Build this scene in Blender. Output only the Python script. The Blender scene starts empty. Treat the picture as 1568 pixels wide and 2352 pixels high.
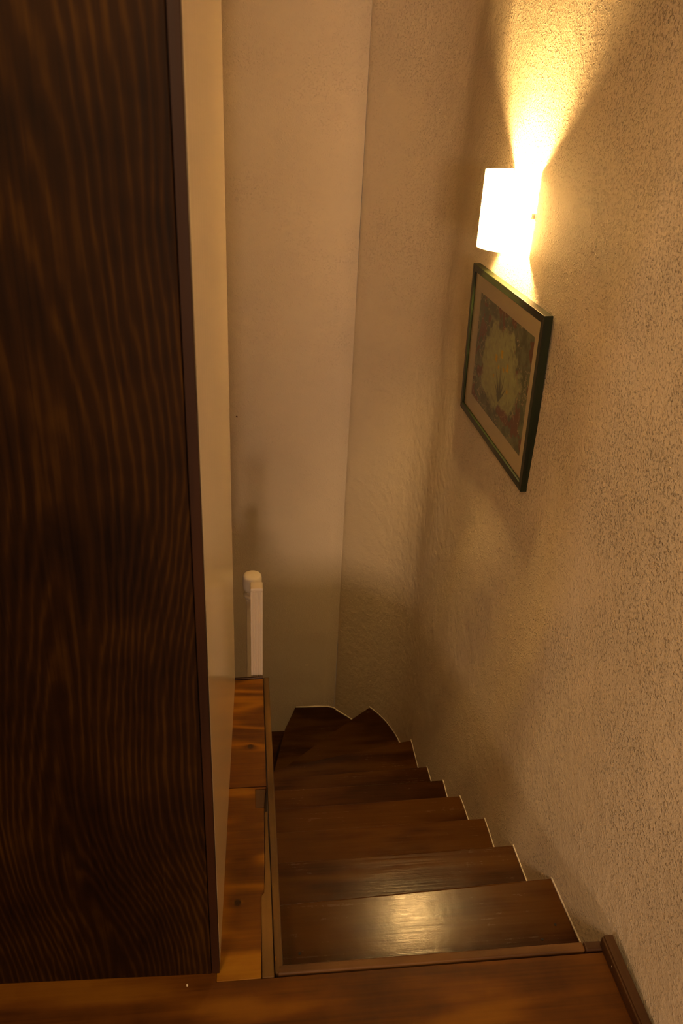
import bpy, bmesh, math, random
import numpy as np
from mathutils import Vector, Matrix, noise

S = bpy.context.scene
COL = S.collection

# ------------------------------------------------------------------ camera
FOCAL = 1823.0                       # pixels, frame 1568 x 2352
def unit(v):
    return v / np.linalg.norm(v)
_down = unit(np.array([602 - 784, 4669 - 1176, FOCAL]))
_fwd = np.array([555 - 784, 212 - 1176, FOCAL])
_fwd = unit(_fwd - _down * (_fwd @ _down))
_up = -_down
_right = np.cross(_fwd, _up)
_R = np.stack([_right, _fwd, _up], 1)            # camera(x right, y down, z ahead) from world
_W = _R.T @ np.diag([1, -1, -1])
cam_data = bpy.data.cameras.new('camera')
cam = bpy.data.objects.new('camera', cam_data)
COL.objects.link(cam)
cam.matrix_world = Matrix([list(_W[0]) + [0], list(_W[1]) + [0], list(_W[2]) + [1.65], [0, 0, 0, 1]])
cam_data.sensor_fit = 'VERTICAL'
cam_data.sensor_height = 36.0
cam_data.lens = FOCAL / 2352 * 36
cam_data.clip_start = 0.02
cam_data.dof.use_dof = True
cam_data.dof.focus_distance = 2.3
cam_data.dof.aperture_fstop = 7.0
S.camera = cam

# ------------------------------------------------------------------ world, off-frame lights, exposure
wd = bpy.data.worlds.new('night')
S.world = wd
wd.use_nodes = True
wd.node_tree.nodes['Background'].inputs[0].default_value = (0.9, 0.75, 0.6, 1)
wd.node_tree.nodes['Background'].inputs[1].default_value = 0.02

def area(name, loc, aim, sx, sy, watts, col):
    l = bpy.data.lights.new(name, 'AREA')
    l.shape = 'RECTANGLE'
    l.size, l.size_y = sx, sy
    l.energy = watts
    l.color = col
    o = bpy.data.objects.new(name, l)
    COL.objects.link(o)
    o.location = loc
    o.rotation_euler = (Vector(aim) - Vector(loc)).to_track_quat('-Z', 'Y').to_euler()
    return o
area('hall_light', (-0.25, -6.4, 1.75), (0.2, 3.0, 0.6), 0.9, 0.7, 78.0, (1.0, 0.65, 0.40))  # unseen source far behind the camera, reaches the back wall
area('room_lamp_light', (-2.7, -0.75, 1.55), (0.8, 1.0, 0.5), 0.45, 0.45, 7.5, (1.0, 0.66, 0.42))
area('panel_top_fill', (-0.45, 0.15, 2.70), (-0.45, 0.2, 0.0), 0.3, 0.3, 8.0, (1.0, 0.62, 0.26))  # added unseen fill, brightens the top of the wood panel

BULB_POWER = 760.0
SHADE_GLOW = 2.0
BULB_COL = (1.0, 0.585, 0.20)
S.view_settings.view_transform = 'Standard'
S.view_settings.look = 'None'
S.view_settings.gamma = 1.0
S.view_settings.use_curve_mapping = False
S.view_settings.exposure = 1.5

# ------------------------------------------------------------------ helpers
def tag(o, label=None, cat=None, group=None, kind=None):
    if label: o['label'] = label
    if cat: o['category'] = cat
    if group: o['group'] = group
    if kind: o['kind'] = kind
    return o

def empty(name, loc=(0, 0, 0)):
    o = bpy.data.objects.new(name, None)
    o.empty_display_size = 0.1
    o.location = loc
    COL.objects.link(o)
    return o

def link(name, me, mat=None, parent=None, smooth=False):
    if mat: me.materials.append(mat)
    if smooth:
        for p in me.polygons: p.use_smooth = True
    o = bpy.data.objects.new(name, me)
    COL.objects.link(o)
    if parent:
        o.parent = parent
        o.matrix_parent_inverse = Matrix.Translation(-parent.location)
    return o

def from_bm(name, bm, mat=None, parent=None, smooth=False):
    bmesh.ops.recalc_face_normals(bm, faces=bm.faces[:])
    me = bpy.data.meshes.new(name)
    bm.to_mesh(me)
    bm.free()
    return link(name, me, mat, parent, smooth)

def bevel(bm, w, seg=2, edges=None):
    bmesh.ops.bevel(bm, geom=edges if edges is not None else bm.edges[:], offset=w, segments=seg, profile=0.5, affect='EDGES')

def prism(poly, z0, z1, bm=None):
    """extrude a plan polygon [(x, y)] from z0 up to z1"""
    bm = bm or bmesh.new()
    lo = [bm.verts.new((x, y, z0)) for x, y in poly]
    hi = [bm.verts.new((x, y, z1)) for x, y in poly]
    n = len(poly)
    bm.faces.new(hi)
    bm.faces.new(lo[::-1])
    for i in range(n):
        bm.faces.new((lo[i], lo[(i + 1) % n], hi[(i + 1) % n], hi[i]))
    return bm

def box(x0, x1, y0, y1, z0, z1, bm=None):
    return prism([(x0, y0), (x1, y0), (x1, y1), (x0, y1)], z0, z1, bm)

def lathe(profile, cx, cy, n=32, bm=None):
    bm = bm or bmesh.new()
    rings = []
    for r, z in profile:
        if r < 1e-6:
            rings.append([bm.verts.new((cx, cy, z))])
        else:
            rings.append([bm.verts.new((cx + r * math.cos(2 * math.pi * k / n), cy + r * math.sin(2 * math.pi * k / n), z)) for k in range(n)])
    for a, b in zip(rings, rings[1:]):
        for k in range(n):
            k2 = (k + 1) % n
            if len(a) == 1 and len(b) == 1: continue
            if len(a) == 1: bm.faces.new((a[0], b[k], b[k2]))
            elif len(b) == 1: bm.faces.new((a[k], b[0], a[k2]))
            else: bm.faces.new((a[k], b[k], b[k2], a[k2]))
    return bm

# ------------------------------------------------------------------ materials
class NT:
    def __init__(s, name):
        s.m = bpy.data.materials.new(name)
        s.m.use_nodes = True
        s.t = s.m.node_tree
        s.t.nodes.clear()
        s.out = s.n('ShaderNodeOutputMaterial')
    def n(s, typ, **kw):
        x = s.t.nodes.new(typ)
        for k, v in kw.items():
            if isinstance(k, str) and hasattr(x, k): setattr(x, k, v)
        return x
    def l(s, a, b): s.t.links.new(a, b)
    def math(s, op, a, b=None, c=None, clamp=False):
        x = s.n('ShaderNodeMath', operation=op, use_clamp=clamp)
        for i, v in enumerate((a, b, c)):
            if v is None: continue
            if hasattr(v, 'is_output'): s.l(v, x.inputs[i])
            else: x.inputs[i].default_value = v
        return x.outputs[0]
    def noise(s, vec, scale, detail=3, rough=0.5, dist=0.0):
        x = s.n('ShaderNodeTexNoise')
        x.inputs['Scale'].default_value = scale
        x.inputs['Detail'].default_value = detail
        x.inputs['Roughness'].default_value = rough
        x.inputs['Distortion'].default_value = dist
        s.l(vec, x.inputs['Vector'])
        return x.outputs['Fac']
    def map(s, vec, scale=(1, 1, 1), loc=(0, 0, 0), rot=(0, 0, 0)):
        x = s.n('ShaderNodeMapping')
        x.inputs['Scale'].default_value = scale
        x.inputs['Location'].default_value = loc
        x.inputs['Rotation'].default_value = rot
        s.l(vec, x.inputs['Vector'])
        return x.outputs[0]
    def ramp(s, fac, stops):
        x = s.n('ShaderNodeValToRGB')
        e = x.color_ramp.elements
        e[0].position, e[0].color = stops[0][0], tuple(stops[0][1]) + (1,)
        e[1].position, e[1].color = stops[-1][0], tuple(stops[-1][1]) + (1,)
        for p, c in stops[1:-1]:
            k = e.new(p); k.color = tuple(c) + (1,)
        s.l(fac, x.inputs[0])
        return x.outputs[0]
    def mix(s, fac, a, b, typ='MIX'):
        x = s.n('ShaderNodeMix', data_type='RGBA', blend_type=typ)
        for i, v in ((0, fac), (6, a), (7, b)):
            if hasattr(v, 'is_output'): s.l(v, x.inputs[i])
            else: x.inputs[i].default_value = v if i == 0 else tuple(v) + (1,)
        return x.outputs[2]
    def bsdf(s, col, rough, spec=0.5, coat=0.0, normal=None, **kw):
        b = s.n('ShaderNodeBsdfPrincipled')
        for key, v in (('Base Color', col), ('Roughness', rough), ('Specular IOR Level', spec), ('Coat Weight', coat)):
            if hasattr(v, 'is_output'): s.l(v, b.inputs[key])
            else: b.inputs[key].default_value = tuple(v) + (1,) if key == 'Base Color' else v
        for k, v in kw.items(): b.inputs[k].default_value = v
        if normal: s.l(normal, b.inputs['Normal'])
        s.l(b.outputs[0], s.out.inputs[0])
        return b
    def bump(s, h, strength, dist, normal=None):
        x = s.n('ShaderNodeBump')
        x.inputs['Strength'].default_value = strength
        x.inputs['Distance'].default_value = dist
        s.l(h, x.inputs['Height'])
        if normal: s.l(normal, x.inputs['Normal'])
        return x.outputs[0]

def wood(name, axis, dark, mid, light, rough=0.4, rings=11.0, wide=3.2, blotch=0.5, spec=0.45, seed=0.0, coat=0.0, scuff=0.0, knots=(), stretch=0.22, fine=1.0, cathedral=None, ringw=0.55, stain=None):
    """stained softwood: grain runs along axis; growth rings, pores and uneven stain; knots = [(x, y, z, radius)]"""
    s = NT(name)
    tc = s.n('ShaderNodeTexCoord').outputs['Object']
    oi = s.n('ShaderNodeObjectInfo').outputs['Random']
    cmb = s.n('ShaderNodeCombineXYZ')
    off = s.math('MULTIPLY_ADD', oi, 17.0, seed)
    for i in range(3): s.l(off, cmb.inputs[i])
    add = s.n('ShaderNodeVectorMath', operation='ADD')
    s.l(tc, add.inputs[0]); s.l(cmb.outputs[0], add.inputs[1])
    v = add.outputs[0]
    def st(along, across):
        return tuple(along if a == axis else across for a in 'XYZ')
    base = s.map(v, st(stretch, 1.0))
    big = s.noise(base, wide, 2, 0.5, 0.4)
    warp = s.noise(s.map(v, st(1.5 * min(1, stretch * 5), 9.0)), 4.0, 3, 0.5)
    ph = s.math('ADD', s.math('MULTIPLY', big, rings * 6.283), s.math('MULTIPLY', warp, 2.4))
    if cathedral:                       # flat-sawn plank: nested arches about x0, ring pitch w
        x0, d0, k, w = cathedral
        sp = s.n('ShaderNodeSeparateXYZ'); s.l(tc, sp.inputs[0])
        lean = s.math('MULTIPLY', s.math('SUBTRACT', s.noise(s.map(tc, (0.6, 0.6, 0.6)), 1.6, 1), 0.5), 0.30)
        dx = s.math('ADD', s.math('SUBTRACT', sp.outputs[0], x0), lean)
        wob = s.math('MULTIPLY', s.math('SUBTRACT', s.noise(s.map(tc, (9.0, 9.0, 1.6)), 1.5, 3, 0.55), 0.5), 0.034)
        dz = s.math('MULTIPLY_ADD', sp.outputs[2], k, d0)
        rad = s.math('SQRT', s.math('ADD', s.math('MULTIPLY', dx, dx), s.math('MULTIPLY', dz, dz)))
        ph = s.math('MULTIPLY', s.math('ADD', rad, wob), 6.283 / w)
    for (kx, ky, kz, kr) in knots:
        d = s.n('ShaderNodeVectorMath', operation='DISTANCE')
        s.l(s.map(tc, st(0.6, 1.0)), d.inputs[0])
        d.inputs[1].default_value = tuple(c * (0.6 if a == axis else 1.0) for a, c in zip('XYZ', (kx, ky, kz)))
        g = s.math('DIVIDE', kr, s.math('MAXIMUM', d.outputs['Value'], 0.001))
        ph = s.math('ADD', ph, s.math('MULTIPLY', g, 3.0))
    ring = s.math('MULTIPLY_ADD', s.math('SINE', ph), 0.5, 0.5)
    ring = s.math('POWER', ring, 1.6)
    fib = s.noise(s.map(v, st(3.0, 160.0)), 1.0, 3, 0.6)
    blo = s.noise(v, 5.0, 4, 0.6)
    f = s.math('ADD', s.math('MULTIPLY', ring, ringw), s.math('MULTIPLY', fib, 0.35 * fine))
    f = s.math('ADD', f, s.math('MULTIPLY', s.math('SUBTRACT', blo, 0.5), blotch * 1.6), clamp=True)
    if stain:                           # a darker blotch of stain with a ragged rim
        sx, sz, rx, rz = stain
        sp2 = s.n('ShaderNodeSeparateXYZ'); s.l(tc, sp2.inputs[0])
        ex = s.math('DIVIDE', s.math('SUBTRACT', sp2.outputs[0], sx), rx)
        ez = s.math('DIVIDE', s.math('SUBTRACT', sp2.outputs[2], sz), rz)
        rr = s.math('SQRT', s.math('ADD', s.math('MULTIPLY', ex, ex), s.math('MULTIPLY', ez, ez)))
        rr = s.math('ADD', rr, s.math('MULTIPLY', s.math('SUBTRACT', s.noise(tc, 22.0, 4, 0.65), 0.5), 1.6))
        f = s.math('SUBTRACT', f, s.math('MULTIPLY', s.math('SUBTRACT', 1.35, rr, clamp=True), 0.32), clamp=True)
    col = s.ramp(f, [(0.05, dark), (0.42, mid), (0.9, light)])
    for (kx, ky, kz, kr) in knots:
        d = s.n('ShaderNodeVectorMath', operation='DISTANCE')
        s.l(tc, d.inputs[0]); d.inputs[1].default_value = (kx, ky, kz)
        w = s.math('SUBTRACT', 1.0, s.math('DIVIDE', d.outputs['Value'], kr * 1.3), clamp=True)
        col = s.mix(s.math('MINIMUM', s.math('MULTIPLY', w, 2.2), 0.9), col, tuple(c * 0.25 for c in dark))
    r = s.math('MULTIPLY_ADD', fib, 0.22, rough - 0.1)
    if scuff:
        sc = s.noise(v, 34.0, 5, 0.75, 0.6)
        sc2 = s.noise(v, 5.0, 2, 0.5)
        r = s.math('MULTIPLY_ADD', s.math('SUBTRACT', sc, 0.45), scuff, r)
        r = s.math('MULTIPLY_ADD', s.math('SUBTRACT', sc2, 0.5), scuff * 0.6, r, clamp=True)
    h = s.math('ADD', s.math('MULTIPLY', fib, 0.6), s.math('MULTIPLY', ring, 0.5))
    if scuff:
        h = s.math('ADD', h, s.math('MULTIPLY', s.noise(v, 55.0, 3, 0.6), 0.8))
    nrm = s.bump(h, 0.25, 0.0015)
    s.bsdf(col, r, spec, coat, nrm)
    return s.m

def plaster(name, col_a, col_b, grain, smooth_patches, calm_from=None):
    s = NT(name)
    tc = s.n('ShaderNodeTexCoord').outputs['Object']
    blobs = s.noise(tc, 150.0, 2, 0.55, 0.25)
    blobs = s.ramp(blobs, [(0.50, (0, 0, 0)), (0.60, (0.25, 0.25, 0.25)), (0.70, (0.85, 0.85, 0.85)), (0.80, (1, 1, 1))])
    fine = s.noise(tc, 330.0, 3, 0.6)
    mid = s.noise(tc, 28.0, 3, 0.55)
    mask = s.ramp(s.noise(tc, 3.1, 3, 0.6), [(0.36, (smooth_patches,) * 3), (0.58, (1, 1, 1))])
    h = s.math('ADD', s.math('MULTIPLY', blobs, 1.0), s.math('MULTIPLY', fine, 0.38))
    h = s.math('MULTIPLY', h, mask)
    if calm_from:                       # the rounded corner was trowelled smoother
        sp = s.n('ShaderNodeSeparateXYZ'); s.l(tc, sp.inputs[0])
        mr = s.n('ShaderNodeMapRange'); s.l(sp.outputs[1], mr.inputs[0])
        for i, v in enumerate((calm_from, calm_from + 0.35, 1.0, 0.22)): mr.inputs[i + 1].default_value = v
        h = s.math('MULTIPLY', h, mr.outputs[0])
        mz = s.n('ShaderNodeMapRange'); s.l(sp.outputs[2], mz.inputs[0])     # coarser render coat higher up
        for i, v in enumerate((0.2, 1.2, 0.75, 1.7)): mz.inputs[i + 1].default_value = v
        h = s.math('MULTIPLY', h, mz.outputs[0])
    h = s.math('ADD', h, s.math('MULTIPLY', mid, 0.9))
    nrm = s.bump(h, 1.0, grain)
    col = s.mix(s.noise(tc, 2.2, 4, 0.6), col_a, col_b)
    s.bsdf(col, 0.62, 0.28, 0.0, nrm)
    return s.m

def paint(name, col, rough, streak=0.0, spec=0.5, coat=0.0):
    s = NT(name)
    tc = s.n('ShaderNodeTexCoord').outputs['Object']
    n1 = s.noise(tc, 3.0, 3, 0.5)
    c = s.mix(s.math('MULTIPLY', n1, 0.25), col, tuple(v * 0.85 for v in col))
    nrm = None
    if streak:
        h = s.noise(s.map(tc, (45, 45, 0.8)), 1.0, 2, 0.5)
        nrm = s.bump(h, 0.3, streak)
    s.bsdf(c, rough, spec, coat, nrm)
    return s.m

M = {}
M['wall_right'] = plaster('rough_plaster', (0.74, 0.64, 0.48), (0.66, 0.555, 0.40), 0.0050, 0.35, 2.55)
M['wall_back'] = plaster('worn_plaster', (0.72, 0.63, 0.50), (0.64, 0.55, 0.43), 0.0016, 0.25)
M['wall_plain'] = paint('plain_wall', (0.60, 0.52, 0.42), 0.8)
M['ceiling'] = paint('ceiling_stain', (0.20, 0.12, 0.06), 0.8)
M['cream'] = paint('cream_gloss', (0.90, 0.77, 0.54), 0.14, 0.0008, 0.5, 0.0)
M['white'] = paint('white_gloss', (0.80, 0.72, 0.60), 0.35)
M['panel'] = wood('panel_wood', 'Z', (0.006, 0.0015, 0.0002), (0.022, 0.0074, 0.0006), (0.075, 0.0320, 0.0022), 0.6, 15.0, 4.6, 0.55, 0.15, 3.0, stretch=0.075, fine=1.5, cathedral=(-0.29, 0.03, 0.052, 0.0115), ringw=0.26, stain=(-0.50, 1.20, 0.10, 0.17))
M['lipping'] = wood('lipping_wood', 'Z', (0.018, 0.005, 0.0012), (0.030, 0.009, 0.002), (0.045, 0.014, 0.003), 0.55, 3, 4, 0.2, 0.3, 5.0)
M['floor'] = wood('floor_wood', 'X', (0.046, 0.0130, 0.0006), (0.125, 0.042, 0.0016), (0.22, 0.090, 0.004), 0.46, 3.2, 5.0, 0.45, 0.25, 1.0)
M['ledge'] = wood('ledge_wood', 'X', (0.070, 0.021, 0.0008), (0.185, 0.070, 0.0022), (0.31, 0.142, 0.006), 0.42, 5.0, 7.0, 0.35, 0.25, 8.0,
                  knots=((0.005, 1.706, 0.0, 0.008), (-0.029, 1.213, 0.0, 0.0085)))
M['batten'] = wood('batten_wood', 'Y', (0.045, 0.022, 0.005), (0.110, 0.056, 0.011), (0.19, 0.100, 0.020), 0.55, 2, 6, 0.4, 0.3, 2.0)
M['tread'] = wood('tread_wood', 'X', (0.022, 0.0066, 0.0010), (0.050, 0.0172, 0.0023), (0.080, 0.0310, 0.0042), 0.20, 2.6, 5.0, 0.25, 0.22, 4.0, scuff=0.20)
M['skirting'] = wood('skirting_wood', 'Y', (0.012, 0.004, 0.001), (0.035, 0.013, 0.003), (0.08, 0.032, 0.007), 0.45, 2, 6, 0.3, 0.4, 6.0)
M['dark'] = paint('dark_hole', (0.006, 0.003, 0.002), 0.8)
M['chip'] = paint('brown_chip', (0.10, 0.045, 0.02), 0.8)
M['fleck'] = paint('pale_fleck', (0.85, 0.75, 0.55), 0.6)
M['bead'] = paint('plaster_bead', (0.78, 0.70, 0.58), 0.7)

# ------------------------------------------------------------------ walls, ceiling
WX = 0.80
def wall_sheet(name, path, z0, z1, dz, mat, disp, parent=None):
    """a plastered sheet over a plan polyline of dense points; disp(x, y, z, s) pushes it along its normal"""
    nz = int(round((z1 - z0) / dz))
    pts = [Vector((x, y, 0)) for x, y in path]
    vs, fs = [], []
    L = 0.0
    for i, p in enumerate(pts):
        a, b = pts[max(i - 1, 0)], pts[min(i + 1, len(pts) - 1)]
        t = (b - a).normalized()
        nrm = Vector((-t.y, t.x, 0))
        if i: L += (p - pts[i - 1]).length
        for k in range(nz + 1):
            z = z0 + (z1 - z0) * k / nz
            q = p + nrm * disp(p.x, p.y, z, L)
            vs.append((q.x, q.y, z))
    m = nz + 1
    for i in range(len(pts) - 1):
        for k in range(nz):
            fs.append((i * m + k, i * m + k + 1, (i + 1) * m + k + 1, (i + 1) * m + k))
    me = bpy.data.meshes.new(name)
    me.from_pydata(vs, [], fs)
    o = link(name, me, mat, parent, True)
    return o

def densify(path, step):
    out = []
    for (x0, y0), (x1, y1) in zip(path, path[1:]):
        n = max(1, int(math.hypot(x1 - x0, y1 - y0) / step))
        for k in range(n): out.append((x0 + (x1 - x0) * k / n, y0 + (y1 - y0) * k / n))
    out.append(path[-1])
    return out

def catmull(p, n=6):
    out = []
    for i in range(len(p) - 1):
        p0, p1, p2, p3 = p[max(i - 1, 0)], p[i], p[i + 1], p[min(i + 2, len(p) - 1)]
        for k in range(n):
            t = k / n
            out.append(tuple(0.5 * (2 * b + (c - a) * t + (2 * a - 5 * b + 4 * c - d) * t * t + (3 * b - a - 3 * c + d) * t ** 3)
                             for a, b, c, d in zip(p0, p1, p2, p3)))
    out.append(p[-1])
    return out

ARC = [(0.80, 2.95), (0.797, 3.11), (0.768, 3.228), (0.730, 3.312), (0.676, 3.393), (0.595, 3.490), (0.522, 3.567), (0.503, 3.592)]
arc_pts = catmull(ARC, 6)
def smooth(a, b, x):
    t = min(1, max(0, (x - a) / (b - a)))
    return t * t * (3 - 2 * t)
def disp_right(x, y, z, s):
    if y < 0.2: return 0.0
    w = smooth(0.2, 1.2, y)
    u = y * 0.9 + z * 0.35                      # trowel waves run steeply down towards the landing
    d = 0.019 * noise.noise((u * 2.6, z * 0.7, 1.3)) + 0.0050 * noise.noise((u * 6.0, z * 1.5, 5.1))
    d += 0.0010 * noise.noise((y * 16, z * 11, 2.7))
    calm = 1 - 0.75 * smooth(2.9, 3.3, y)       # the rounded corner is truer
    near = 1 - 0.96 * smooth(0.75, 0.35, abs(y - 2.34)) * smooth(0.95, 0.45, abs(z - 1.12))
    return w * d * calm * near
def disp_back(x, y, z, s):
    d = 0.009 * noise.noise((x * 2.0, z * 2.6, 9.0)) + 0.003 * noise.noise((x * 6, z * 9, 3.0))
    return d * smooth(0.50, 0.40, x)
path_r = [(WX, -7.0), (WX, -3.5), (WX, 0.0)] + densify([(WX, 0.2), (WX, 2.93)], 0.02) + arc_pts
wr = tag(wall_sheet('wall_right', path_r, -2.16, 3.10, 0.02, M['wall_right'], disp_right), kind='structure',
         label='rough cream plastered wall that curves round at the far corner')
path_b = [arc_pts[-1]] + densify([(0.470, 3.606), (0.40, 3.61), (-1.2, 3.61)], 0.02)
wb = tag(wall_sheet('wall_back', path_b, -2.16, 3.10, 0.02, M['wall_back'], disp_back), kind='structure',
         label='uneven cream plastered wall at the end of the stairwell')
def slab(name, x0, x1, y0, y1, z0, z1, mat, label=None, parent=None):
    return tag(from_bm(name, box(x0, x1, y0, y1, z0, z1), mat, parent), label=label, kind='structure')
slab('ceiling', -3.3, 0.9, -7.1, 3.75, 3.10, 3.20, M['ceiling'])
slab('wall_left', -3.32, -3.2, -7.1, 1.24, -0.1, 3.10, M['wall_plain'])
slab('wall_stairwell', -1.32, -1.2, 1.06, 3.75, -2.16, 3.10, M['wall_plain'])
slab('wall_inner', -3.2, -1.2, 1.10, 1.22, 0.0, 3.10, M['wall_plain'])
slab('wall_front', -3.2, 0.9, -7.12, -7.0, -0.1, 3.10, M['wall_plain'])
slab('wall_light_block', -3.2, -0.14, -1.52, -1.4, 0.0, 3.10, M['wall_plain'])  # added out of view to keep the hall light off the wood panel
slab('floor_lower', -1.2, 0.9, 1.0, 3.75, -2.3, -2.16, M['tread'])

# small marks in the plaster
def blob(name, loc, rx, ry, rz, mat, parent, seed=0, sub=1):
    bm = bmesh.new()
    bmesh.ops.create_icosphere(bm, subdivisions=sub, radius=1.0)
    rnd = random.Random(seed)
    for v in bm.verts:
        k = 1 + rnd.uniform(-0.25, 0.25)
        v.co = Vector((v.co.x * rx * k, v.co.y * ry * k, v.co.z * rz * k)) + Vector(loc)
    return from_bm(name, bm, mat, parent)
blob('plaster_chip', (0.801, 1.323, 0.0903), 0.003, 0.002, 0.008, M['chip'], wr, 1)
blob('plaster_chip', (-0.041, 3.612, 0.274), 0.006, 0.004, 0.006, M['chip'], wb, 2)
blob('plaster_chip', (0.511, 3.586, 0.695), 0.004, 0.003, 0.006, M['chip'], wb, 3)
blob('plaster_chip', (0.335, 3.614, -1.24), 0.016, 0.006, 0.007, M['fleck'], wb, 4)

# ------------------------------------------------------------------ landing floor
fl = tag(empty('floor', (0, 0, 0)), kind='structure', label='orange-brown stained board floor of the upper landing')
EDGE = 1.05
ys = [1.030, 0.74, 0.55, 0.36, 0.17, -0.02, -0.21, -0.40, -0.59, -0.78, -0.97, -1.6, -2.6, -4.2, -7.0]
for i, (b, a) in enumerate(zip(ys, ys[1:])):
    if i == 0:                          # the front board runs on under the partition
        bm = prism([(-3.2, a + 0.001), (0.795, a + 0.001), (0.795, b - 0.001), (-0.0735, b - 0.001), (-0.0735, 1.10), (-3.2, 1.10)], -0.028, 0.0)
    else:
        bm = box(-3.2, 0.795, a + 0.001, b - 0.001, -0.028, 0.0)
    bevel(bm, 0.0012, 1)
    from_bm('plank', bm, M['floor'], fl)
blob('paint_fleck', (-0.132, 1.029, 0.0006), 0.0018, 0.0032, 0.0012, M['fleck'], fl, 5)
from_bm('subfloor', box(-3.2, 0.795, -7.0, 1.0, -0.16, -0.03), M['dark'], fl)

# stair-edge strip: two lengths meeting at a joint, rounded front
t1 = tag(empty('trim_1', (0.4, EDGE, 0)), kind='structure', label='worn greyish wooden edge strip along the top of the stairs')
def edge_strip(x0, x1, ya, yb, mat, cut=0.0):
    poly = [(x0, ya), (x1, yb), (x1, yb + 0.020 - cut), (x1 - cut, yb + 0.021), (x0, ya + 0.021)] if cut else [(x0, ya), (x1, yb), (x1, yb + 0.021), (x0, ya + 0.021)]
    bm = prism(poly, -0.030, 0.0045)
    bevel(bm, 0.004, 3)
    return from_bm('edge_strip', bm, mat, t1)
M['strip'] = wood('strip_wood', 'X', (0.05, 0.021, 0.005), (0.10, 0.043, 0.010), (0.17, 0.08, 0.020), 0.5, 2, 6, 0.5, 0.35, 9.0)
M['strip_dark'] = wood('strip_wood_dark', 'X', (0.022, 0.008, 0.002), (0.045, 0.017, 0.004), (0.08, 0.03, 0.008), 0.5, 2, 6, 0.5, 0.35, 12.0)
edge_strip(0.056, 0.7355, 1.0345, 1.0335, M['strip'])
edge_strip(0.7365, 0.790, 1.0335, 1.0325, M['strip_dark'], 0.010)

# skirting along the right wall on the landing: board with a stepped top
bb = tag(empty('baseboard_right', (0.79, 0.5, 0)), kind='structure', label='dark stained skirting board at the foot of the right wall')
bm = box(0.7725, 0.797, -2.0, 1.046, 0.0005, 0.030)
bevel(bm, 0.0025, 2)
from_bm('board', bm, M['skirting'], bb)
bm = box(0.7765, 0.797, -2.0, 1.0455, 0.030, 0.0345)
bevel(bm, 0.0015, 2)
from_bm('top_bead', bm, M['skirting'], bb)
bm = bmesh.new()
bmesh.ops.create_circle(bm, cap_ends=True, radius=0.0015, segments=8)
for v in bm.verts: v.co = Vector((0.7722, 1.0 + v.co.x - 0.015, 0.017 + v.co.y))
from_bm('nail_head', bm, M['fleck'], bb)

# ------------------------------------------------------------------ staircase
st = tag(empty('staircase', (0.4, 1.1, -0.2)), 'dark brown wooden winder staircase going down and turning left', 'stairs')
NOSE = [((0.055, 1.050), (0.82, 1.050)), ((0.055, 1.328), (0.82, 1.353)), ((0.055, 1.590), (0.82, 1.601)), ((0.055, 1.848), (0.82, 1.859)),
        ((0.055, 2.105), (0.82, 2.122)), ((0.055, 2.333), (0.82, 2.343)), ((0.055, 2.562), (0.82, 2.590)), ((0.055, 2.735), (0.82, 2.920))]
TZ = [0.0, -0.174, -0.346, -0.523, -0.700, -0.848, -1.022, -1.174, -1.375, -1.550, -1.730, -1.91]
TH = 0.032
def tread(poly, z, front):
    """front = index pairs of the polygon edges that are nosings"""
    bm = prism(poly, z - TH, z)
    bm.verts.ensure_lookup_table()
    fe = []
    for a, b in front:
        pa, pb = Vector(poly[a]), Vector(poly[b])
        for e in bm.edges:
            c = [Vector((v.co.x, v.co.y)) for v in e.verts]
            if abs(e.verts[0].co.z - e.verts[1].co.z) < 1e-6 and ((c[0] - pa).length + (c[1] - pb).length < 1e-5 or (c[1] - pa).length + (c[0] - pb).length < 1e-5):
                fe.append(e)
    if fe: bevel(bm, 0.007, 3, fe)
    return from_bm('tread', bm, M['tread'], st)
treads = []
for i in range(1, 8):
    (xa, ya), (xb, yb) = NOSE[i]
    (xc, yc), (xd, yd) = NOSE[i - 1]
    poly = [(xc, yc - 0.035), (xd, yd - 0.035), (xb, yb), (xa, ya)]
    if i == 7: poly = [(xc, yc - 0.035), (xd, yd - 0.035), (0.82, 2.92), (0.80, 2.9125), (0.267, 2.796), (0.12, 2.752), (0.055, 2.735)]
    fr = [(2, 3)] if i < 7 else [(3, 4), (4, 5), (5, 6)]
    treads.append(tread(poly, TZ[i], fr))
OUT = 0.006     # winders run this far into the plaster
def out(p):     # push an arc point outwards
    c = Vector((0.2, 2.85)); d = (Vector(p) - c).normalized() * OUT
    return (p[0] + d.x, p[1] + d.y)
i8 = min(range(len(arc_pts)), key=lambda k: (arc_pts[k][0] - 0.676) ** 2 + (arc_pts[k][1] - 3.393) ** 2)
# tread 8
p8 = [(0.055, 2.700), (0.267, 2.760), (0.806, 2.880)] + [out(p) for p in arc_pts[1:i8 + 1]] + [(0.55, 3.288), (0.150, 2.945), (0.055, 2.845)]
n = len(p8)
treads.append(tread(p8, TZ[8], [(n - 4, n - 3), (n - 3, n - 2), (n - 2, n - 1)]))
# tread 9
p9 = [(0.055, 2.815), (0.150, 2.912), (0.55, 3.255)] + [out(p) for p in arc_pts[i8 - 1:-1]] + [(0.50, 3.606), (0.465, 3.616), (0.277, 3.620), (0.207, 3.437), (0.136, 3.124), (0.060, 2.800)]
n = len(p9)
treads.append(tread(p9, TZ[9], [(n - 4, n - 3), (n - 3, n - 2), (n - 2, n - 1)]))
p10 = [(0.060, 2.790), (0.115, 3.124), (0.185, 3.437), (0.262, 3.620), (-0.24, 3.620), (0.02, 2.790)]
treads.append(tread(p10, TZ[10], [(4, 5)]))
p11 = [(0.02, 2.80), (-0.22, 3.62), (-0.62, 3.62), (-0.62, 2.80)]
treads.append(tread(p11, TZ[11], [(2, 3)]))
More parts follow.
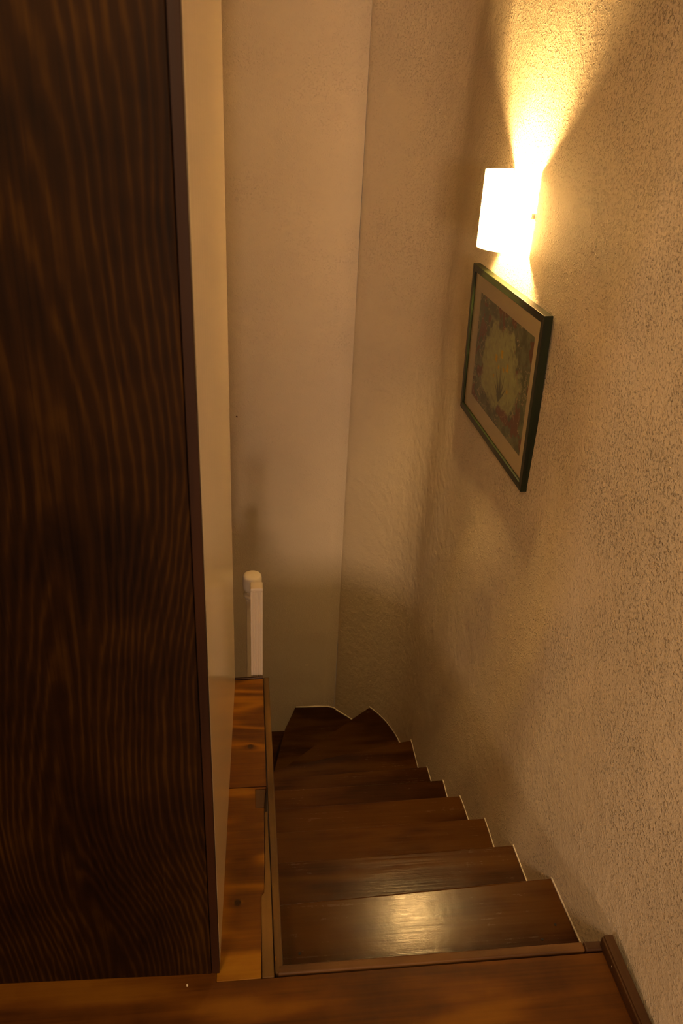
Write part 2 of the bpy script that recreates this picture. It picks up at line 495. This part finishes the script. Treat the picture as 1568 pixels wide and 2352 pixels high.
# risers, set back under each nosing
def riser(a, b, z1, z0, t=0.018):
    a, b = Vector(a), Vector(b)
    d = (b - a).normalized(); nn = Vector((d.y, -d.x)) * t
    from_bm('riser', prism([tuple(a), tuple(b), tuple(b + nn), tuple(a + nn)], z0, z1), M['tread'], st)
for i in range(0, 8):
    (xa, ya), (xb, yb) = NOSE[i]
    riser((0.058, ya - 0.026), (0.797, yb - 0.030), TZ[i] - TH - 0.0005, TZ[i + 1] + 0.0005)
riser((0.075, 2.838), (0.66, 3.345), TZ[8] - TH - 0.0005, TZ[9] + 0.0005)
riser((0.072, 2.80), (0.265, 3.60), TZ[9] - TH - 0.0005, TZ[10] + 0.0005)
riser((0.05, 2.80), (-0.21, 3.60), TZ[10] - TH - 0.0005, TZ[11] + 0.0005)
# screw holes near the back of the first tread
for x, y in ((0.1164, 1.1934), (0.7637, 1.2174), (0.717, 1.1812)):
    bm = bmesh.new()
    bmesh.ops.create_cone(bm, cap_ends=True, radius1=0.0035, radius2=0.0035, depth=0.0008, segments=12)
    for v in bm.verts: v.co += Vector((x, y, TZ[1] + 0.0003))
    h = from_bm('screw_hole', bm, M['dark'], treads[0])
# smoothed plaster bead where each tread meets the wall
def bead(path, z, r=0.0035):
    bm = bmesh.new()
    prev = None
    for k, p in enumerate(path):
        a = Vector(path[max(k - 1, 0)]); b = Vector(path[min(k + 1, len(path) - 1)])
        t = (b - a).normalized(); nn = Vector((-t.y, t.x))
        c = Vector(p)
        ring = []
        for (u, w) in ((-0.004, 0.0), (r * 0.9, 0.0), (r * 0.55, r * 1.1), (-0.004, r * 2.2)):
            q = c + nn * u
            ring.append(bm.verts.new((q.x, q.y, z + w)))
        if prev:
            for j in range(4):
                bm.faces.new((prev[j], ring[j], ring[(j + 1) % 4], prev[(j + 1) % 4]))
        prev = ring
    return from_bm('plaster_bead', bm, M['bead'], st, True)
for i in range(1, 8):
    y0, y1 = NOSE[i - 1][1][1], NOSE[i][1][1] - 0.004
    pts = [(WX, y0 + (y1 - y0) * k / 12) for k in range(13)]
    pts = [(x - disp_right(x, y, TZ[i], 0) , y) for x, y in pts]
    bead(pts, TZ[i])
bead([(WX, 2.92)] + [p for p in arc_pts[:i8 + 1]], TZ[8], 0.0045)
bead(arc_pts[i8:] + [(0.465, 3.607), (0.28, 3.612)], TZ[9], 0.0045)

# ------------------------------------------------------------------ ledge beside the stairs
pw = tag(empty('wall_inner_side', (0.0, 1.5, -1.0)), kind='structure')
bm = bmesh.new()
prof = [(1.05, -0.165), (1.03, -0.030), (1.985, -0.030), (1.990, -0.16), (2.66, -0.80), (2.72, -0.86), (2.72, -2.15), (1.05, -2.15)]
lo = [bm.verts.new((-0.055, y, z)) for y, z in prof]
hi = [bm.verts.new((0.052, y, z)) for y, z in prof]
bm.faces.new(lo); bm.faces.new(hi[::-1])
for k in range(len(prof)):
    k2 = (k + 1) % len(prof)
    bm.faces.new((lo[k], hi[k], hi[k2], lo[k2]))
from_bm('wall_panel', bm, M['wall_plain'], pw)

lg = tag(empty('stairwell_ledge', (0.0, 1.5, 0)), 'narrow orange-brown wooden ledge with a worn edge batten beside the stairs', 'ledge')
def board(poly, z0, z1, name, mat, bv=0.0012, seg=1, parent=lg):
    bm = prism(poly, z0, z1)
    bevel(bm, bv, seg)
    return from_bm(name, bm, mat, parent)
XL = -0.072
board([(XL, 1.0315), (0.0215, 1.0315), (0.0235, 1.228), (0.0325, 1.2285), (0.0350, 1.31), (0.0385, 1.4835), (0.0150, 1.4835), (0.0150, 1.549), (0.0445, 1.549), (0.0455, 1.5555), (XL, 1.5555)], -0.028, 0.0, 'board', M['ledge'])
board([(XL, 1.5575), (0.0465, 1.5575), (0.0480, 2.002), (XL, 2.000)], -0.028, 0.0, 'board', M['ledge'])
tag(board([(0.0158, 1.4843), (0.0388, 1.4843), (0.0440, 1.5482), (0.0158, 1.5482)], -0.028, -0.0012, 'inset_patch', M['skirting']), label='dark inset patch')
board([(0.0232, 1.0315), (0.0490, 1.0315), (0.0480, 1.31), (0.0462, 1.47), (0.0405, 1.47), (0.0368, 1.31), (0.0342, 1.2295), (0.0250, 1.2285)], -0.028, 0.0015, 'filler_strip', M['batten'], 0.002, 2)
bt = board([(0.0508, 1.040), (0.0560, 1.0355), (0.0680, 1.053), (0.0665, 2.004), (0.0490, 2.004), (0.0494, 1.55)], -0.030, 0.0045, 'edge_batten', M['batten'], 0.003, 3)
rnd = random.Random(4)
for y in (1.07, 1.12, 1.165, 1.245, 1.36, 1.43, 1.61):
    bm = bmesh.new()
    bmesh.ops.create_icosphere(bm, subdivisions=1, radius=1.0)
    for v in bm.verts: v.co = Vector((0.0535 + v.co.x * 0.0016, y + v.co.y * rnd.uniform(0.005, 0.011), 0.0038 + v.co.z * 0.0009))
    from_bm('worn_spot', bm, M['ledge'], bt)
board([(XL, 2.0025), (0.0478, 2.0045), (0.0480, 2.012), (XL, 2.009)], -0.030, 0.003, 'end_lip', M['skirting'], 0.002, 2)

# ------------------------------------------------------------------ tall partition: stained panel on the landing side, cream gloss on the stair side
cb = tag(empty('tall_partition', (-0.5, 1.4, 0)), 'tall partition with dark stained wood face and glossy cream stair side', 'partition')
FZ = 3.095
def face_y(x): return 1.0485 - (x + 0.067) * 0.032
bm = prism([(-1.15, face_y(-1.15)), (-0.0830, face_y(-0.083)), (-0.0830, face_y(-0.083) + 0.020), (-1.15, face_y(-1.15) + 0.020)], 0.001, FZ)
bevel(bm, 0.0010, 1)
from_bm('wood_panel', bm, M['panel'], cb)
bm = prism([(-0.0815, face_y(-0.08) + 0.0006), (-0.0662, face_y(-0.066)), (-0.0658, face_y(-0.066) + 0.022), (-0.0815, face_y(-0.08) + 0.022)], 0.001, FZ)
bevel(bm, 0.0012, 2)
from_bm('edge_lipping', bm, M['lipping'], cb)
bm = prism([(-0.0860, 1.0715), (-0.0655, 1.0712), (-0.0405, 1.996), (-0.0600, 1.997)], 0.001, FZ)
bm.edges.ensure_lookup_table()
ed = [e for e in bm.edges if all(abs(v.co.x + 0.0405) < 1e-4 for v in e.verts)]
bevel(bm, 0.010, 5, ed)
from_bm('cream_panel', bm, M['cream'], cb)
from_bm('core', prism([(-1.15, 1.105), (-0.088, 1.073), (-0.062, 1.996), (-1.15, 1.996)], 0.001, FZ), M['wall_plain'], cb)

# ------------------------------------------------------------------ white posts at the turn
def newel():
    x, y = 0.021, 2.685
    r = tag(empty('newel_post', (x, y, -1.2)), 'white newel post with rounded cap standing behind the grooved post', 'post')
    bm = box(x - 0.026, x + 0.026, y - 0.026, y + 0.026, -0.86, -0.142)
    bevel(bm, 0.004, 2)
    from_bm('shaft', bm, M['white'], r)
    from_bm('collar', lathe([(0.0, -0.142), (0.031, -0.142), (0.0355, -0.137), (0.0355, -0.128), (0.031, -0.123), (0.0, -0.123)], x, y, 32), M['white'], r, True)
    from_bm('neck', lathe([(0.0, -0.1235), (0.024, -0.1235), (0.022, -0.116), (0.024, -0.108), (0.0, -0.108)], x, y, 32), M['white'], r, True)
    prof = [(0.0, -0.1085), (0.024, -0.1085), (0.032, -0.106), (0.0362, -0.099), (0.0375, -0.088), (0.0375, -0.052), (0.0365, -0.044), (0.033, -0.0385), (0.025, -0.036), (0.0, -0.0355)]
    from_bm('cap', lathe(prof, x, y, 36), M['white'], r, True)
newel()
def grooved_post():
    x0, x1, y0, y1 = 0.0105, 0.0470, 2.020, 2.058
    r = tag(empty('grooved_post', (0.0285, 2.039, -0.2)), 'white grooved square post rising at the far end of the ledge', 'post')
    pts = [(x0, y0)]
    for k in range(4):
        c = x0 + (x1 - x0) * (k + 1) / 5
        pts += [(c - 0.0018, y0), (c - 0.0008, y0 + 0.0018), (c + 0.0008, y0 + 0.0018), (c + 0.0018, y0)]
    pts += [(x1, y0), (x1, y1), (x0, y1)]
    from_bm('shaft', prism(pts, -0.20, 0.318), M['white'], r)
    bm = box(x0 - 0.0008, x1 + 0.0008, y0 - 0.0008, y1 + 0.0008, 0.318, 0.330)
    bevel(bm, 0.003, 3)
    from_bm('top_cap', bm, M['white'], r)
grooved_post()

# ------------------------------------------------------------------ wall sconce
def sconce():
    yc, z0, z1, hw, dp = 2.362, 1.2805, 1.4885, 0.1115, 0.114
    GX = WX - 0.0045                  # the shade stands off the wall
    r = tag(empty('wall_sconce', (WX, yc, z0)), 'glowing half-round white shade wall lamp above the framed picture', 'lamp')
    s = NT('shade_fabric')
    tc = s.n('ShaderNodeTexCoord').outputs['Object']
    weave = s.noise(s.map(tc, (400, 400, 60)), 1.0, 2)
    col = s.mix(weave, (0.92, 0.90, 0.85), (0.96, 0.95, 0.91))
    d = s.n('ShaderNodeBsdfDiffuse'); t = s.n('ShaderNodeBsdfTranslucent'); mx = s.n('ShaderNodeMixShader')
    s.l(col, d.inputs[0]); s.l(col, t.inputs[0])
    mx.inputs[0].default_value = 0.74
    s.l(d.outputs[0], mx.inputs[1]); s.l(t.outputs[0], mx.inputs[2]); 
    glow = s.n('ShaderNodeEmission'); glow.inputs[0].default_value = BULB_COL + (1,); glow.inputs[1].default_value = SHADE_GLOW
    ad = s.n('ShaderNodeAddShader'); s.l(mx.outputs[0], ad.inputs[0]); s.l(glow.outputs[0], ad.inputs[1]); s.l(ad.outputs[0], s.out.inputs[0])
    N = 40
    def shell(name, za, zb, grow, thick, mat, caps=True):
        bm = bmesh.new()
        rows = []
        for k in range(N + 1):
            a = -math.pi / 2 + math.pi * k / N
            row = []
            for (g, z) in ((grow, za), (grow, zb), (grow - thick, zb), (grow - thick, za)):
                row.append(bm.verts.new((GX - (dp + g) * math.cos(a), yc + (hw + g) * math.sin(a), z)))
            rows.append(row)
        for a, b in zip(rows, rows[1:]):
            for j in range(4): bm.faces.new((a[j], b[j], b[(j + 1) % 4], a[(j + 1) % 4]))
        bm.faces.new(rows[0]); bm.faces.new(rows[-1][::-1])
        return from_bm(name, bm, mat, r, True)
    sh = shell('shade', z0, z1, 0.0, 0.0008, s.m)
    M['rim'] = paint('shade_rim', (0.014, 0.006, 0.002), 0.6)
    for za, zb in ((z1 - 0.0042, z1 + 0.0006), (z0 - 0.0006, z0 + 0.0028)):
        rm = shell('rim', za, zb, 0.0007, 0.0005, M['rim'])
        rm.parent = sh; rm.matrix_parent_inverse = Matrix.Translation(-r.location)
    for sgn in (-1, 1):
        bm = box(GX - 0.0016, GX + 0.0002, yc + sgn * 0.1117 - 0.0004, yc + sgn * 0.1117 + 0.0004, z0, z1)
        sm = from_bm('seam', bm, M['rim'], r)
        sm.parent = sh; sm.matrix_parent_inverse = Matrix.Translation(-r.location)
    bm = box(WX - 0.008, WX + 0.006, yc - 0.035, yc + 0.035, z0 + 0.03, z1 - 0.05)
    bevel(bm, 0.003, 2)
    from_bm('wall_plate', bm, M['white'], r)
    bm = box(WX - 0.072, WX - 0.007, yc - 0.008, yc + 0.008, z0 + 0.048, z0 + 0.060)
    bevel(bm, 0.002, 2)
    from_bm('arm', bm, M['white'], r)
    for sgn in (-1, 1):
        bm = box(GX - 0.004, WX + 0.004, yc + sgn * 0.1095 - 0.004, yc + sgn * 0.1095 + 0.003, z0 + 0.095, z0 + 0.110)
        bevel(bm, 0.001, 1)
        from_bm('clip', bm, M['white'], r)
    bx = WX - 0.066
    from_bm('socket', lathe([(0, z0 + 0.040), (0.013, z0 + 0.040), (0.014, z0 + 0.045), (0.014, z0 + 0.068), (0.0, z0 + 0.068)], bx, yc, 20), M['white'], r, True)
    e = NT('bulb_glow')
    em = e.n('ShaderNodeEmission')
    em.inputs[0].default_value = BULB_COL + (1,)
    em.inputs[1].default_value = BULB_POWER
    e.l(em.outputs[0], e.out.inputs[0])
    zb = z0 + 0.060
    prof = [(0, zb), (0.012, zb), (0.014, zb + 0.008)]
    for k in range(1, 13):
        t = math.radians(-60 + 150 * k / 12)
        prof.append((max(0.0, 0.035 * math.cos(t)) if k < 12 else 0.0, zb + 0.040 + 0.035 * math.sin(t)))
    from_bm('bulb', lathe(prof, bx, yc, 24), e.m, r, True)
sconce()

# ------------------------------------------------------------------ framed picture
def picture():
    W2, H2, D = 0.351, 0.2533, 0.024
    lean, roll, yaw = 0.0284, 0.0065, 0.0054
    U = np.array([0, math.cos(roll), math.sin(roll)]); V = np.array([0, -math.sin(roll), math.cos(roll)])
    def R(v):
        c, s = math.cos(lean), math.sin(lean); v = np.array([c * v[0] - s * v[2], v[1], s * v[0] + c * v[2]])
        c, s = math.cos(yaw), math.sin(yaw); return np.array([c * v[0] - s * v[1], s * v[0] + c * v[1], v[2]])
    U, V = -R(U), R(V)
    Nn = np.cross(U, V)
    c = np.array([0.773, 2.3238, 0.9253])
    mat = Matrix([[U[i], V[i], Nn[i], c[i]] for i in range(3)] + [[0, 0, 0, 1]])
    r = tag(empty('framed_picture'), 'dark green framed print of yellow flowers with white mount on wall', 'picture')
    r.matrix_world = mat
    def put(name, bm, m, parent=None):
        o = from_bm(name, bm, m)
        o.parent = parent or r
        return o
    M['frame'] = wood('frame_wood', 'X', (0.003, 0.0040, 0.0012), (0.005, 0.0075, 0.002), (0.010, 0.017, 0.003), 0.38, 2, 8, 0.3, 0.3, 2.0)
    M['frame_up'] = wood('frame_wood_upright', 'Y', (0.003, 0.0040, 0.0012), (0.005, 0.0075, 0.002), (0.010, 0.017, 0.003), 0.38, 2, 8, 0.3, 0.3, 4.0)
    rw = 0.022
    def rail(a, b, ci, di, m):       # mitred rail from corner a to b, inner corners ci (near b), di (near a)
        bm = bmesh.new()
        lo = [bm.verts.new((p[0], p[1], -D)) for p in (a, b, ci, di)]
        hi = [bm.verts.new((p[0], p[1], 0.0)) for p in (a, b, ci, di)]
        bm.faces.new(hi); bm.faces.new(lo[::-1])
        for k in range(4): bm.faces.new((lo[k], lo[(k + 1) % 4], hi[(k + 1) % 4], hi[k]))
        bevel(bm, 0.0012, 2)
        return put('frame_rail', bm, m)
    A, B, Cc, Dd = (-W2, H2), (W2, H2), (W2, -H2), (-W2, -H2)
    a, b, cc, dd = (-W2 + rw, H2 - rw), (W2 - rw, H2 - rw), (W2 - rw, -H2 + rw), (-W2 + rw, -H2 + rw)
    rail(A, B, b, a, M['frame']); rail(Dd, Cc, cc, dd, M['frame'])
    rail(A, Dd, dd, a, M['frame_up']); rail(B, Cc, cc, b, M['frame_up'])
    put('backing', box(-W2 + 0.01, W2 - 0.01, -H2 + 0.01, H2 - 0.01, -0.0215, -0.0105), M['skirting'])
    # mount with a window cut for the print
    px0, px1, py0, py1 = -0.2555, 0.2815, -0.172, 0.178
    M['mount'] = paint('mount_card', (0.92, 0.87, 0.77), 0.7)
    bm = bmesh.new()
    o4 = [(-W2 + 0.014, H2 - 0.014), (W2 - 0.014, H2 - 0.014), (W2 - 0.014, -H2 + 0.014), (-W2 + 0.014, -H2 + 0.014)]
    i4 = [(px0, py1), (px1, py1), (px1, py0), (px0, py0)]
    for z in (-0.0085, -0.0100):
        vo = [bm.verts.new((p[0], p[1], z)) for p in o4]; vi = [bm.verts.new((p[0], p[1], z)) for p in i4]
        for k in range(4): bm.faces.new((vo[k], vo[(k + 1) % 4], vi[(k + 1) % 4], vi[k]))
        if z == -0.0085: keep = (vo, vi)
        else:
            for k in range(4):
                bm.faces.new((keep[1][k], keep[1][(k + 1) % 4], vi[(k + 1) % 4], vi[k]))
                bm.faces.new((keep[0][k], keep[0][(k + 1) % 4], vo[(k + 1) % 4], vo[k]))
    put('mount', bm, M['mount'])
    # the print: colours worked out per point of a fine grid
    nx, ny = 300, 200
    rng = np.random.default_rng(7)
    def fbm(cells, octv, ax=1.0):
        t = np.zeros((ny + 1, nx + 1)); amp = 1.0
        for o in range(octv):
            cx, cy = int(cells * 2 ** o), max(2, int(cells * ax * 2 ** o))
            g = rng.random((cy + 2, cx + 2))
            yy = np.linspace(0, cy, ny + 1); xx = np.linspace(0, cx, nx + 1)
            yi = yy.astype(int); xi = xx.astype(int)
            fy = (yy - yi)[:, None]; fx = (xx - xi)[None]
            fy = fy * fy * (3 - 2 * fy); fx = fx * fx * (3 - 2 * fx)
            t += amp * ((g[yi][:, xi] * (1 - fx) + g[yi][:, xi + 1] * fx) * (1 - fy) + (g[yi + 1][:, xi] * (1 - fx) + g[yi + 1][:, xi + 1] * fx) * fy)
            amp *= 0.55
        return (t - t.mean()) / t.std()
    X, Y = np.meshgrid(np.linspace(px0, px1, nx + 1), np.linspace(py0, py1, ny + 1))
    ex, ey = (X - 0.012) / 0.165, (Y - 0.002) / 0.125
    rr = (np.abs(ex) ** 2.4 + np.abs(ey) ** 2.4) ** (1 / 2.4)
    edge = rr + 0.085 * fbm(9, 4, 0.9)
    big, vein, red = fbm(13, 4, 0.8), fbm(17, 4, 0.7), fbm(9, 4, 0.8)
    def lerp(a, b, t): return a + (b - a) * t[..., None]
    sage = np.array([0.29, 0.325, 0.215]); green = np.array([0.060, 0.085, 0.055]); pale = np.array([0.40, 0.34, 0.26]); brown = np.array([0.115, 0.050, 0.035]); grey = np.array([0.13, 0.155, 0.105])
    colr = np.ones((ny + 1, nx + 1, 3)) * sage
    colr *= (1 + 0.05 * fbm(30, 2))[..., None]
    marb = np.ones_like(colr) * green
    marb = lerp(marb, grey, np.clip(big * 0.5 + 0.2, 0, 1))
    marb = lerp(marb, brown, np.clip((red - 0.5) * 2.5, 0, 1))
    marb = lerp(marb, pale, np.clip(1.0 - np.abs(vein) / 0.20, 0, 1) * (fbm(7, 2) > -0.5))
    colr = lerp(colr, marb, np.clip((edge - 1.0) * 9, 0, 1))
    halo = np.clip(1 - np.abs(edge - 0.93) / 0.10, 0, 1) * (fbm(22, 3) > 0.2)
    colr = lerp(colr, grey, halo * 0.55)
    # stray leaves floating in the middle field
    for k in range(26):
        ang = rng.uniform(0, 6.28); rad = rng.uniform(0.62, 0.92)
        cx, cy = 0.012 + 0.165 * rad * math.cos(ang), 0.125 * rad * math.sin(ang)
        th = rng.uniform(0.9, 2.2); L = rng.uniform(0.006, 0.016)
        u = (X - cx) * math.cos(th) + (Y - cy) * math.sin(th); v = -(X - cx) * math.sin(th) + (Y - cy) * math.cos(th)
        colr = lerp(colr, grey * 0.85, np.clip(1.2 - np.sqrt((u / L) ** 2 + (v / 0.0022) ** 2), 0, 1))
    # grass blades
    blade = np.array([0.045, 0.075, 0.05])
    for (bx, by), (tx, ty) in (((0.034, -0.092), (-0.024, -0.004)), ((0.036, -0.090), (0.015, 0.030)), ((0.037, -0.092), (0.030, 0.024)), ((0.040, -0.088), (0.069, 0.006)),
                               ((0.033, -0.090), (0.002, -0.022)), ((0.044, -0.080), (0.092, -0.030)), ((0.036, -0.09), (0.050, -0.012)), ((0.030, -0.085), (-0.004, -0.040)), ((0.034, -0.095), (-0.026, -0.045))):
        dx, dy = tx - bx, ty - by; L2 = dx * dx + dy * dy; L = math.sqrt(L2)
        t = ((X - bx) * dx + (Y - by) * dy) / L2
        dist = np.abs((X - bx) * dy - (Y - by) * dx) / L + 0.0
        bow = 0.004 * np.sin(np.clip(t, 0, 1) * math.pi)
        dist = np.abs(((X - bx) * dy - (Y - by) * dx) / L - bow)
        wdt = 0.0052 * np.clip(1 - t, 0, 1) ** 0.7 + 0.0006
        colr = lerp(colr, blade, np.clip((wdt - dist) / 0.0015, 0, 1) * (t > 0) * (t < 1))
    # yellow flower heads
    yel = np.array([0.50, 0.29, 0.004])
    rag = 0.10 * fbm(60, 2)
    for fx, fy, sx, sy in ((0.022, 0.053, 0.011, 0.013), (-0.029, 0.025, 0.010, 0.012), (0.084, 0.028, 0.010, 0.011), (0.0015, 0.006, 0.006, 0.006), (0.050, 0.013, 0.007, 0.006), (-0.038, -0.034, 0.006, 0.005), (0.104, -0.039, 0.006, 0.006)):
        q = np.maximum(np.abs(X - fx) / sx, np.abs(Y - fy) / sy) + rag
        colr = lerp(colr, yel, np.clip((1.05 - q) * 6, 0, 1))
    me = bpy.data.meshes.new('print')
    vs = np.stack([X, Y, np.full_like(X, -0.0098)], -1).reshape(-1, 3)
    idx = np.arange((nx + 1) * (ny + 1)).reshape(ny + 1, nx + 1)
    fs = np.stack([idx[:-1, :-1], idx[:-1, 1:], idx[1:, 1:], idx[1:, :-1]], -1).reshape(-1, 4)
    me.from_pydata(vs.tolist(), [], fs.tolist())
    at = me.color_attributes.new('ink', 'FLOAT_COLOR', 'POINT')
    at.data.foreach_set('color', np.concatenate([np.clip(colr * np.array([2.3, 2.45, 2.3]), 0, 0.9).reshape(-1, 3), np.ones(((nx + 1) * (ny + 1), 1))], 1).astype(np.float32).ravel())
    s = NT('print_ink')
    a_ = s.n('ShaderNodeAttribute', attribute_name='ink')
    s.bsdf(a_.outputs['Color'], 0.6, 0.3)
    me.materials.append(s.m)
    po = bpy.data.objects.new('print', me)
    COL.objects.link(po); po.parent = r
    # glazing
    g = NT('picture_glass')
    gl = g.n('ShaderNodeBsdfGlossy'); gl.inputs['Roughness'].default_value = 0.03
    tr = g.n('ShaderNodeBsdfTransparent'); fr = g.n('ShaderNodeFresnel'); fr.inputs[0].default_value = 1.28
    mx = g.n('ShaderNodeMixShader')
    g.l(fr.outputs[0], mx.inputs[0]); g.l(tr.outputs[0], mx.inputs[1]); g.l(gl.outputs[0], mx.inputs[2]); g.l(mx.outputs[0], g.out.inputs[0])
    bm = bmesh.new()
    q = [bm.verts.new((x, y, -0.0065)) for x, y in ((-W2 + 0.0225, -H2 + 0.0225), (W2 - 0.0225, -H2 + 0.0225), (W2 - 0.0225, H2 - 0.0225), (-W2 + 0.0225, H2 - 0.0225))]
    bm.faces.new(q)
    put('glass', bm, g.m)
    # wall hook peeping out behind the near top corner
picture()
